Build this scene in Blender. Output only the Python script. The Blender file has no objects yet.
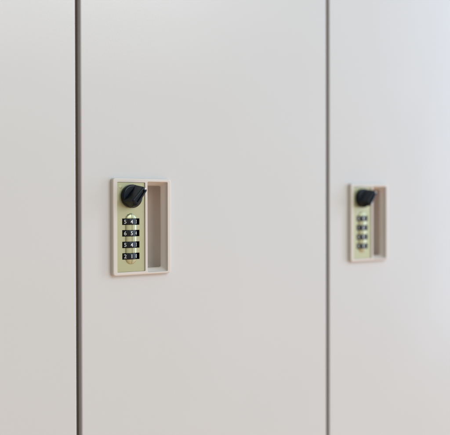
import bpy, bmesh, math
from mathutils import Vector, Matrix

MM = 0.001
Z0 = 1.20                      # height of the top edge of the locks above the floor
PITCH = 350.7
sc = bpy.context.scene
C = sc.collection

# ------------------------------------------------------------------ materials
def mat(name, col, rough=0.5, metal=0.0, coat=0.0, bump=0.0, bscale=900.0, var=0.0, spec=0.5, rvar=0.0, vscale=6.0, bdist=0.0002):
    m = bpy.data.materials.new(name); m.use_nodes = True
    nt = m.node_tree; N = nt.nodes; L = nt.links
    b = N['Principled BSDF']
    b.inputs['Base Color'].default_value = (*col, 1)
    b.inputs['Roughness'].default_value = rough
    b.inputs['Metallic'].default_value = metal
    b.inputs['Coat Weight'].default_value = coat
    b.inputs['Coat Roughness'].default_value = 0.12
    b.inputs['Specular IOR Level'].default_value = spec
    tc = N.new('ShaderNodeTexCoord')
    if bump > 0:
        n = N.new('ShaderNodeTexNoise'); n.inputs['Scale'].default_value = bscale; n.inputs['Detail'].default_value = 3
        L.new(tc.outputs['Object'], n.inputs['Vector'])
        bp = N.new('ShaderNodeBump'); bp.inputs['Strength'].default_value = bump; bp.inputs['Distance'].default_value = bdist
        L.new(n.outputs['Fac'], bp.inputs['Height']); L.new(bp.outputs['Normal'], b.inputs['Normal'])
    if var > 0:
        n2 = N.new('ShaderNodeTexNoise'); n2.inputs['Scale'].default_value = vscale; n2.inputs['Detail'].default_value = 4
        L.new(tc.outputs['Object'], n2.inputs['Vector'])
        mx = N.new('ShaderNodeMix'); mx.data_type = 'RGBA'
        mx.inputs[6].default_value = (*[c * (1 - var) for c in col], 1)
        mx.inputs[7].default_value = (*[min(1, c * (1 + var)) for c in col], 1)
        L.new(n2.outputs['Fac'], mx.inputs[0]); L.new(mx.outputs[2], b.inputs['Base Color'])
        if rvar > 0:
            mr = N.new('ShaderNodeMapRange'); mr.inputs[3].default_value = rough - rvar; mr.inputs[4].default_value = rough + rvar
            L.new(n2.outputs['Fac'], mr.inputs[0]); L.new(mr.outputs[0], b.inputs['Roughness'])
    return m

M_door = mat('locker_paint', (0.645, 0.611, 0.588), 0.24, spec=0.75, bump=0.2, bscale=420, var=0.02, rvar=0.03, vscale=5)
M_body = mat('carcass_gap_shade', (0.12, 0.082, 0.052), 0.6, bump=0.1, var=0.02)  # door paint darkened to brown, standing for the shade inside the gaps
M_bezel = mat('bezel_plastic', (0.69, 0.60, 0.53), 0.40, bump=0.12, bscale=1600, var=0.015, vscale=60)
M_plate = mat('gold_anodised_plate', (0.475, 0.455, 0.275), 0.33, metal=0.6, bump=0.10, bscale=2500, var=0.03, vscale=120)
M_knob = mat('black_knob_plastic', (0.003, 0.005, 0.010), 0.20, spec=0.28, bump=0.12, bscale=1800, var=0.2, vscale=200)
M_wheel = mat('black_dial_plastic', (0.005, 0.006, 0.009), 0.33, spec=0.3, bump=0.08, bscale=2000)
M_well = mat('black_slot_plastic', (0.006, 0.006, 0.008), 0.6, bump=0.05)
M_white = mat('white_mark_paint', (0.80, 0.80, 0.80), 0.5, var=0.05, vscale=900)
M_steel = mat('dull_steel', (0.42, 0.42, 0.36), 0.4, metal=0.8, var=0.05, vscale=400)

nt = M_plate.node_tree
for n in [n for n in nt.nodes if n.type == 'TEX_NOISE' and n.inputs['Scale'].default_value > 2000]:
    mp = nt.nodes.new('ShaderNodeMapping'); mp.inputs['Scale'].default_value = (1.0, 1.0, 0.06)
    t = [q for q in nt.nodes if q.type == 'TEX_COORD'][0]
    nt.links.new(t.outputs['Object'], mp.inputs['Vector']); nt.links.new(mp.outputs[0], n.inputs['Vector'])
nt = M_door.node_tree; bpn = [n for n in nt.nodes if n.type == 'BUMP'][0]; tcn = [n for n in nt.nodes if n.type == 'TEX_COORD'][0]
wv = nt.nodes.new('ShaderNodeTexNoise'); wv.inputs['Scale'].default_value = 5.0; wv.inputs['Detail'].default_value = 1.5
wb = nt.nodes.new('ShaderNodeBump'); wb.inputs['Strength'].default_value = 0.35; wb.inputs['Distance'].default_value = 0.004
nt.links.new(tcn.outputs['Object'], wv.inputs['Vector']); nt.links.new(wv.outputs['Fac'], wb.inputs['Height']); nt.links.new(wb.outputs['Normal'], bpn.inputs['Normal'])

# ------------------------------------------------------------------ helpers
def obj(name, bm, m, parent=None, smooth=35, wn=False):
    bmesh.ops.recalc_face_normals(bm, faces=bm.faces)
    me = bpy.data.meshes.new(name); bm.to_mesh(me); bm.free()
    me.materials.append(m)
    for p in me.polygons: p.use_smooth = True
    me.set_sharp_from_angle(angle=math.radians(smooth))
    o = bpy.data.objects.new(name, me); C.objects.link(o)
    if wn:
        w = o.modifiers.new('wn', 'WEIGHTED_NORMAL'); w.keep_sharp = True; w.weight = 100
    if parent: o.parent = parent
    return o

def rrect(x0, x1, z0, z1, r, y, n=8):
    """rounded rectangle loop, millimetres -> metres"""
    r = max(r, 0.01); pts = []
    for cx, cz, a0 in ((x1 - r, z1 - r, 0), (x0 + r, z1 - r, 90), (x0 + r, z0 + r, 180), (x1 - r, z0 + r, 270)):
        for i in range(n + 1):
            a = math.radians(a0 + 90 * i / n)
            pts.append((MM * (cx + r * math.cos(a)), MM * y, MM * (cz + r * math.sin(a))))
    return pts

def loft(bm, loops, cap_first=False, cap_last=False):
    rows = [[bm.verts.new(p) for p in lp] for lp in loops]
    for a, b in zip(rows, rows[1:]):
        n = len(a)
        for i in range(n):
            bm.faces.new((a[i], a[(i + 1) % n], b[(i + 1) % n], b[i]))
    if cap_first: bm.faces.new(rows[0])
    if cap_last: bm.faces.new(rows[-1])
    return rows

def planar_fill(bm, rows):
    """fill a plane region bounded by the given closed vertex rows (outline + holes)"""
    es = []
    for r in rows:
        for i in range(len(r)):
            e = bm.edges.get((r[i], r[(i + 1) % len(r)])) or bm.edges.new((r[i], r[(i + 1) % len(r)]))
            es.append(e)
    bmesh.ops.triangle_fill(bm, use_beauty=True, use_dissolve=False, edges=es, normal=(0, -1, 0))

def box(bm, x0, x1, y0, y1, z0, z1):
    loft(bm, [rrect(x0, x1, z0, z1, 0.0, y0, 1), rrect(x0, x1, z0, z1, 0.0, y1, 1)], True, True)

# ------------------------------------------------------------------ locker parts (local origin = top left corner of the lock, on the door face)
DX0, DX1 = -33.5, 311.5        # door edges
DZ0, DZ1 = -1120.0, 560.0

def make_door(parent):
    bm = bmesh.new()
    r = 1.3
    loops = []
    for k in range(7):
        a = math.radians(90 * k / 6)
        i = r * (1 - math.sin(a)); y = r * (1 - math.cos(a))
        loops.append(rrect(DX0 + i, DX1 - i, DZ0 + i, DZ1 - i, 0.8, y, 2))
    loops.append(rrect(DX0, DX1, DZ0, DZ1, 0.8, 17.4, 2))
    loops.append(rrect(DX0 + .6, DX1 - .6, DZ0 + .6, DZ1 - .6, 0.8, 18.0, 2))
    loops.append(rrect(DX0 + 16, DX1 - 16, DZ0 + 16, DZ1 - 16, 0.8, 18.0, 2))
    rows = loft(bm, loops)
    hole = loft(bm, [rrect(2.2, 70.6, -97.4, -2.2, 1.5, 0, 4), rrect(2.2, 70.6, -97.4, -2.2, 1.5, 1.0, 4)])
    planar_fill(bm, [rows[0], hole[0]])
    # inner sheet behind the front skin
    return obj('door', bm, M_door, parent, wn=True)

def make_body(parent):
    bm = bmesh.new()
    cx = (DX0 + DX1) / 2; hw = PITCH / 2 - 0.4
    x0, x1 = cx - hw, cx + hw
    zt, zb = DZ1 + 30, DZ0 - 70
    # outer shell, open front
    box(bm, x0, x0 + 1.2, 21.5, 450, zb, zt)
    box(bm, x1 - 1.2, x1, 21.5, 450, zb, zt)
    box(bm, x0 + 1.2, x1 - 1.2, 21.5, 450, zt - 1.2, zt)
    box(bm, x0 + 1.2, x1 - 1.2, 21.5, 450, zb, zb + 1.2)
    box(bm, x0 + 1.2, x1 - 1.2, 448.5, 449.9, zb + 1.2, zt - 1.2)
    # front frame; narrow dark edges added between the doors stand for deep gap shade
    box(bm, x0, x0 + 1.7, 6.5, 20, zb, zt)
    box(bm, x1 - 1.7, x1, 6.5, 20, zb, zt)
    box(bm, x0, x0 + 18, 20, 21.5, zb, zt)
    box(bm, x1 - 18, x1, 20, 21.5, zb, zt)
    box(bm, x0 + 18, x1 - 18, 20, 21.5, zt - 40, zt)
    box(bm, x0 + 18, x1 - 18, 20, 21.5, zb, zb + 80)
    return obj('body', bm, M_body, parent)

BX0, BX1, BZ0, BZ1 = 0.9, 73.2, -99.6, 0.8
YF = -3.6
def make_bezel(parent):
    bm = bmesh.new()
    loops = [rrect(BX0, BX1, BZ0, BZ1, 3.2, 1.9)]
    loops.append(rrect(BX0 + .15, BX1 - .15, BZ0 + .15, BZ1 - .15, 3.1, YF + 1.3))
    for k in range(1, 7):
        a = math.radians(90 * k / 6); q = 1.3
        i = .15 + q * (1 - math.cos(a)); y = YF + q * (1 - math.sin(a))
        loops.append(rrect(BX0 + i, BX1 - i, BZ0 + i, BZ1 - i, 3.1 - i * .6, y))
    outer = loft(bm, loops)[-1]
    # recess that takes the lock plate
    def lip(x0, x1, z0, z1, r, q=0.45):
        l = []
        for k in range(5):
            a = math.radians(90 * k / 4)
            i = -q * (1 - math.sin(a)); y = YF + q * (1 - math.cos(a))
            l.append(rrect(x0 + i, x1 - i, z0 + i, z1 - i, r, y, 6))
        return l
    A = lip(6.1, 40.0, -95.9, -3.5, 0.9, .3); A.append(rrect(6.1, 40.0, -95.9, -3.5, 0.9, 0.6, 6))
    ra = loft(bm, A)
    # finger pocket: scooped walls, deep and undercut towards the lock plate
    Pk = lip(43.0, 68.4, -97.3, -2.6, 1.2)
    # steep lip, flatter sloping facet, then the hollow opens out behind it on both sides
    rest = [(43.1, 68.3, -97.0, -3.0, 1.2, -1.8), (43.2, 68.0, -96.5, -3.4, 1.3, -0.6), (43.2, 67.4, -95.8, -4.0, 1.4, 0.6), (43.2, 66.4, -94.9, -4.8, 1.5, 2.0), (43.2, 65.2, -93.7, -5.9, 1.6, 4.2),
            (43.0, 64.9, -93.3, -6.3, 1.6, 4.9), (42.6, 65.0, -93.2, -6.4, 1.8, 5.4), (38.0, 65.8, -93.6, -6.0, 2.2, 6.6), (31.0, 67.0, -94.4, -5.6, 2.6, 8.6),
            (27.0, 67.9, -94.8, -5.2, 3.0, 12.5), (26.0, 68.0, -94.9, -5.2, 3.0, 17.0), (26.0, 66.6, -94.6, -5.5, 3.0, 21.0), (27.0, 63.0, -94.0, -6.2, 3.0, 24.0), (28.0, 57.0, -93.0, -7.2, 3.0, 25.5)]
    for x0, x1, z0, z1, r, y in rest: Pk.append(rrect(x0, x1, z0, z1, r, y, 6))
    rb = loft(bm, Pk, False, False)
    # back of the pocket slopes deeper towards the plate side
    last = rb[-1]
    back = [bm.verts.new((v.co.x, v.co.y + MM * 0.3, v.co.z)) for v in last]
    n = len(last)
    for i in range(n):
        bm.faces.new((last[i], last[(i + 1) % n], back[(i + 1) % n], back[i]))
    bm.faces.new(back)
    bm.normal_update()
    planar_fill(bm, [outer, ra[0], rb[0]])
    bmesh.ops.remove_doubles(bm, verts=bm.verts, dist=1e-7)
    return obj('lock_bezel', bm, M_bezel, parent, smooth=40, wn=True)

PY = -2.5                      # face of the gold plate
CXL = 23.0                     # axis of knob, groove and dials
ROWS = [-44.1, -56.0, -67.9, -79.7]
SLW, SLH = 10.5, 3.35
def make_plate(parent):
    bm = bmesh.new()
    x0, x1, z0, z1 = 6.3, 39.8, -95.7, -3.7
    gx = 6.9; gt, gb = -35.6 - gx, -88.0 + gx
    def axis(a, b, fixed, step):
        f = sorted(set([a, b] + fixed)); out = []
        for p, q in zip(f, f[1:]):
            n = max(1, round((q - p) / step))
            out += [p + (q - p) * i / n for i in range(n)]
        return out + [b]
    xs = axis(x0, x1, [CXL - SLW, CXL + SLW, CXL - gx, CXL + gx, CXL - .35, CXL, CXL + .35], 0.35)
    zs = axis(z0, z1, [r + s * SLH for r in ROWS for s in (-1, 1)] + [gt, gb], 0.35)
    def depth(x, z):
        dx = x - CXL; dz = (z - gt) if z > gt else ((z - gb) if z < gb else 0)
        d = math.hypot(dx, dz)
        if d >= gx: return 0
        y = -2.3 * math.sqrt(max(0, 1 - (d / gx) ** 2.2))
        if abs(dx) < .34 and y < -.6: y += 0.35
        return y
    def corner(x, z):                       # rounded plate corners
        r = .8; X = min(max(x, x0 + r), x1 - r); Zc = min(max(z, z0 + r), z1 - r)
        dx, dz = x - X, z - Zc; d = math.hypot(dx, dz)
        if dx and dz and d > r: return X + dx * r / d, Zc + dz * r / d
        return x, z
    V = {}
    for i, x in enumerate(xs):
        for j, z in enumerate(zs):
            X, Z = corner(x, z)
            V[i, j] = bm.verts.new((X * MM, (PY + depth(x, z)) * MM, Z * MM))
    for i in range(len(xs) - 1):
        for j in range(len(zs) - 1):
            mx, mz = (xs[i] + xs[i + 1]) / 2, (zs[j] + zs[j + 1]) / 2
            if abs(mx - CXL) < SLW and any(abs(mz - r) < SLH for r in ROWS): continue
            bm.faces.new((V[i, j], V[i + 1, j], V[i + 1, j + 1], V[i, j + 1]))
    for v in [v for v in bm.verts if not v.link_faces]: bm.verts.remove(v)
    # give the sheet its rim (outer edge and slot edges folded back)
    be = [e for e in bm.edges if e.is_boundary]
    r = bmesh.ops.extrude_edge_only(bm, edges=be)
    for v in [g for g in r['geom'] if isinstance(g, bmesh.types.BMVert)]: v.co.y = (PY + 0.8) * MM
    return obj('lock_plate', bm, M_plate, parent, smooth=28)

def make_well(plate):
    bm = bmesh.new()
    for z in ROWS:
        a, b, c, d = CXL - SLW - .25, CXL + SLW + .25, z - SLH - .25, z + SLH + .25
        loft(bm, [rrect(a, b, c, d, 0, PY + .75, 1), rrect(a, b, c, d, 0, 14, 1)], False, True)
    o = obj('dial_well', bm, M_well, plate); return o

def ring(parent_plate, x, z):
    bm = bmesh.new(); n = 32; prof = [(1.75, 0), (1.6, -.10), (1.4, -.10), (1.28, .0), (.9, -.05), (0.4, -.06)]
    rows = []
    for rr, yy in prof:
        rows.append([(MM * (x + rr * math.cos(2 * math.pi * i / n)), MM * (PY - .02 + yy), MM * (z + rr * math.sin(2 * math.pi * i / n))) for i in range(n)])
    loft(bm, rows, False, True)
    return obj('rivet', bm, M_plate, parent_plate)

def dot(parent_plate, x, z):
    bm = bmesh.new(); n = 12
    rows = [[(MM * (x + rr * math.cos(2 * math.pi * i / n)), MM * (PY + yy), MM * (z + rr * math.sin(2 * math.pi * i / n))) for i in range(n)] for rr, yy in ((.42, -.01), (.34, -.12), (.15, -.15))]
    loft(bm, rows, False, True)
    return obj('pin', bm, M_plate, parent_plate)

WR, WPROUD = 11.1, 2.7
WY = PY - WPROUD + WR
WCX = CXL - .6
def make_wheel(parent, z):
    bm = bmesh.new(); n = 96; h = 3.1
    prof = [(4, h), (WR - .5, h), (WR - .15, h - .12), (WR, h - .45), (WR, -h + .45), (WR - .15, -h + .12), (WR - .5, -h), (4, -h)]
    rows = []
    for rr, zz in prof:
        row = []
        for i in range(n):
            a = 2 * math.pi * i / n
            # fine finger ridges midway between the numerals
            k = (math.degrees(a) + 90 + 18) % 36; dr = 0
            if rr >= WR and (k < 2.0 or k > 34.0): dr = -.35
            row.append((MM * (WCX + (rr + dr) * math.cos(a)), MM * (WY + (rr + dr) * math.sin(a)), MM * (z + zz)))
        rows.append(row)
    loft(bm, rows, True, True)
    return obj('number_dial', bm, M_wheel, parent, smooth=30)

def text_mesh(ch, size):
    cu = bpy.data.curves.new('numeral', 'FONT'); cu.body = ch; cu.size = size
    cu.align_x = 'CENTER'; cu.align_y = 'CENTER'; cu.resolution_u = 5; cu.offset = 0.035 * size / 5
    o = bpy.data.objects.new('numeral', cu); C.objects.link(o)
    dg = bpy.context.evaluated_depsgraph_get(); dg.update()
    me = bpy.data.meshes.new_from_object(o.evaluated_get(dg)); C.objects.unlink(o); bpy.data.objects.remove(o)
    return me

def make_numeral(dial, ch, ang, z):
    me = text_mesh(ch, 5.6)
    bm = bmesh.new(); bm.from_mesh(me)
    ys = [v.co.y for v in bm.verts]; xs = [v.co.x for v in bm.verts]
    cy = (min(ys) + max(ys)) / 2; cx = (min(xs) + max(xs)) / 2
    bmesh.ops.triangulate(bm, faces=bm.faces)
    for v in bm.verts:
        x, y = v.co.x - cx, v.co.y - cy
        a = math.radians(ang) + x * 1.05 / WR
        v.co = Vector((MM * (WCX + (WR + .1) * math.sin(a)), MM * (WY - (WR + .1) * math.cos(a)), MM * (z + y)))
    r = bmesh.ops.extrude_face_region(bm, geom=list(bm.faces))
    for v in [g for g in r['geom'] if isinstance(g, bmesh.types.BMVert)]:
        d = Vector((v.co.x - MM * WCX, v.co.y - MM * WY, 0)).normalized(); v.co += d * 0.06 * MM
    return obj('numeral', bm, M_white, dial)

KZ = -17.9; KR = 12.1
def make_knob(parent):
    bm = bmesh.new(); n = 64
    prof = [(KR - .5, PY - .15), (KR, PY - .5), (KR, PY - 3.6), (KR - .35, PY - 4.4), (KR - 1.1, PY - 4.9), (KR - 2.0, PY - 5.0)]
    rows = [[(MM * (CXL + rr * math.cos(2 * math.pi * i / n)), MM * yy, MM * (KZ + rr * math.sin(2 * math.pi * i / n))) for i in range(n)] for rr, yy in prof]
    loft(bm, rows, True, True)
    # grip bar: wedge tapering towards the pointer end, drafted sides
    th = math.radians(50); ux, uz = math.cos(th), math.sin(th); vx, vz = -uz, ux
    def outline(grow, y, lt, lb, wt, wb, rt=1.4, rb=1.6):
        # corners along u (pointer end = +), half widths
        c = [(lt, -wt), (lt, wt), (-lb, wb), (-lb, -wb)]
        pts = []
        m = len(c)
        for k in range(m):
            p = Vector(c[k]); a = Vector(c[k - 1]); b = Vector(c[(k + 1) % m]); r = rt if k < 2 else rb
            r = max(.2, r + grow)
            da = (a - p).normalized(); db = (b - p).normalized()
            for t in range(7):
                s = t / 6
                q = (p + da * r) * (1 - s) ** 2 + p * 2 * s * (1 - s) + (p + db * r) * s ** 2
                pts.append((MM * (CXL + q.x * ux + q.y * vx), MM * y, MM * (KZ + q.x * uz + q.y * vz)))
        return pts
    Y = PY
    L = [outline(0, Y - 4.0, 11.3, 11.3, 5.6, 6.4), outline(0, Y - 5.2, 11.2, 11.2, 5.1, 6.0),
         outline(0, Y - 16.2, 10.6, 9.9, 3.2, 4.3), outline(0, Y - 17.2, 10.4, 9.7, 3.0, 4.1), outline(-.2, Y - 17.8, 10.0, 9.3, 2.6, 3.7), outline(-.3, Y - 18.0, 9.5, 8.8, 2.1, 3.2),
         outline(-.6, Y - 18.0, 7.6, 7.2, 1.15, 1.6, .9, .9), outline(-.6, Y - 16.2, 7.4, 7.0, 1.0, 1.4, .9, .9)]
    loft(bm, L, False, True)
    k = obj('knob', bm, M_knob, parent, smooth=38)
    # white pointer mark let into the tip of the grip
    bm = bmesh.new()
    def mark(y, e, l0=8.9, l1=10.7):
        return [(MM * (CXL + q[0] * ux + q[1] * vx), MM * y, MM * (KZ + q[0] * uz + q[1] * vz)) for q in ((l1 - e, -.8 + e), (l1 - e, .8 - e), (l0 + e, .8 - e), (l0 + e, -.8 + e))]
    loft(bm, [mark(Y - 15.5, 0), mark(Y - 17.95, 0), mark(Y - 18.15, .15)], True, True)
    obj('pointer_mark', bm, M_white, k)
    return k

def make_locker(x, label, digits):
    root = bpy.data.objects.new('locker', None); C.objects.link(root)
    root['label'] = label; root['category'] = 'locker'; root['group'] = 'lockers standing side by side in a row'
    root.empty_display_size = .1
    root.location = (x * MM, 0, Z0)
    make_body(root); make_door(root)
    make_bezel(root)
    pl = make_plate(root); make_well(pl)
    ring(pl, 10.8, -8.6); dot(pl, 8.6, -6.0); dot(pl, 34.2, -5.8); dot(pl, 36.6, -92.6); dot(pl, 9.2, -92.8)
    make_knob(root)
    for z, ds in zip(ROWS, digits):
        d = make_wheel(root, z)
        for ch, a in zip(ds, (-72, -36, 0, 36, 72)): make_numeral(d, ch, a, z)
    for ch in root.children:               # the whole lock stands a little prouder of the door
        if ch.name.split('.')[0] in ('lock_bezel', 'lock_plate', 'knob', 'number_dial'):
            ch.location = (-0.9 * MM, -1.4 * MM, 0)
    return root

make_locker(0, 'beige locker in the middle, its combination lock in sharp focus with readable white digits', ['65432', '76543', '65432', '32109'])
make_locker(PITCH, 'beige locker beyond the narrow right-hand gap, its smaller combination lock out of focus', ['10987', '21098', '10987', '10987'])
make_locker(-PITCH, 'beige locker left of the wide dark gap, only a plain strip of door showing', ['10987', '10987', '10987', '10987'])

# ------------------------------------------------------------------ camera
yaw, pitch, roll = 0.6741324, -0.0113998, -0.0019515
f = Vector((math.sin(yaw) * math.cos(pitch), math.cos(yaw) * math.cos(pitch), math.sin(pitch)))
r0 = Vector((math.cos(yaw), -math.sin(yaw), 0)); u0 = r0.cross(f)
r = math.cos(roll) * r0 + math.sin(roll) * u0; u = -math.sin(roll) * r0 + math.cos(roll) * u0
cd = bpy.data.cameras.new('camera'); cam = bpy.data.objects.new('camera', cd); C.objects.link(cam)
M = Matrix((r, u, -f)).transposed().to_4x4()
M.translation = Vector((-0.44962, -0.74998, Z0 - 0.0300))
cam.matrix_world = M
cd.sensor_width = 36; cd.lens = 36 * 850 / 450
cd.clip_start = 0.01; cd.clip_end = 100
cd.dof.use_dof = True; cd.dof.aperture_fstop = 3.5; cd.dof.aperture_blades = 9
cd.dof.focus_distance = (Vector((0.030, -0.004, Z0 - .05)) - M.translation).dot(f)
sc.camera = cam

# ------------------------------------------------------------------ light
w = bpy.data.worlds.new('World'); sc.world = w; w.use_nodes = True
nt = w.node_tree; bg = nt.nodes['Background']
tc = nt.nodes.new('ShaderNodeTexCoord'); sp = nt.nodes.new('ShaderNodeSeparateXYZ')
mr = nt.nodes.new('ShaderNodeMapRange'); mr.inputs[1].default_value = -1; mr.inputs[2].default_value = 1
cr = nt.nodes.new('ShaderNodeValToRGB')
nt.links.new(tc.outputs['Generated'], sp.inputs[0]); nt.links.new(sp.outputs['Z'], mr.inputs[0])
nt.links.new(mr.outputs[0], cr.inputs[0]); nt.links.new(cr.outputs[0], bg.inputs[0])
e = cr.color_ramp.elements
e[0].position = 0.34; e[0].color = (0.93, 0.705, 0.545, 1)
e[1].position = 0.63; e[1].color = (0.585, 0.79, 0.91, 1)
xr = nt.nodes.new('ShaderNodeValToRGB'); xm = nt.nodes.new('ShaderNodeMapRange'); xm.inputs[1].default_value = -1; xm.inputs[2].default_value = 1
nt.links.new(sp.outputs['X'], xm.inputs[0]); nt.links.new(xm.outputs[0], xr.inputs[0])
xr.color_ramp.elements[0].position = 0.66; xr.color_ramp.elements[0].color = (1.0, 0.97, 0.885, 1)
xr.color_ramp.elements[1].position = 0.95; xr.color_ramp.elements[1].color = (0.84, 0.89, 1.03, 1)
ml = nt.nodes.new('ShaderNodeMix'); ml.data_type = 'RGBA'; ml.blend_type = 'MULTIPLY'; ml.inputs[0].default_value = 1
nt.links.new(cr.outputs[0], ml.inputs[6]); nt.links.new(xr.outputs[0], ml.inputs[7]); nt.links.new(ml.outputs[2], bg.inputs[0])
mx = nt.nodes.new('ShaderNodeMapRange'); mx.inputs[1].default_value = -1; mx.inputs[2].default_value = 1
mx.inputs[3].default_value = 0.22; mx.inputs[4].default_value = 1.56
nt.links.new(sp.outputs['X'], mx.inputs[0]); nt.links.new(mx.outputs[0], bg.inputs[1])

def area(name, loc, target, sx, sy, power, col):
    l = bpy.data.lights.new(name, 'AREA'); l.shape = 'RECTANGLE'; l.size = sx; l.size_y = sy
    l.energy = power; l.color = col
    o = bpy.data.objects.new(name, l); C.objects.link(o); o.location = loc
    o.rotation_euler = (Vector(target) - Vector(loc)).to_track_quat('-Z', 'Y').to_euler()
    return o
T = (0.1, 0, Z0)
area('window_light', (0.9, -3.0, 2.9), T, 3.0, 1.6, 48, (0.90, 0.95, 1.0))
area('side_sheen_light', (3.3, -1.25, 1.6), T, 0.6, 2.4, 42, (0.54, 0.71, 1.0))  # unseen source added for the door edge highlight and cool sheen at right

sc.render.engine = 'CYCLES'
sc.view_settings.view_transform = 'Standard'; sc.view_settings.look = 'None'
sc.view_settings.exposure = 0.0; sc.view_settings.gamma = 1
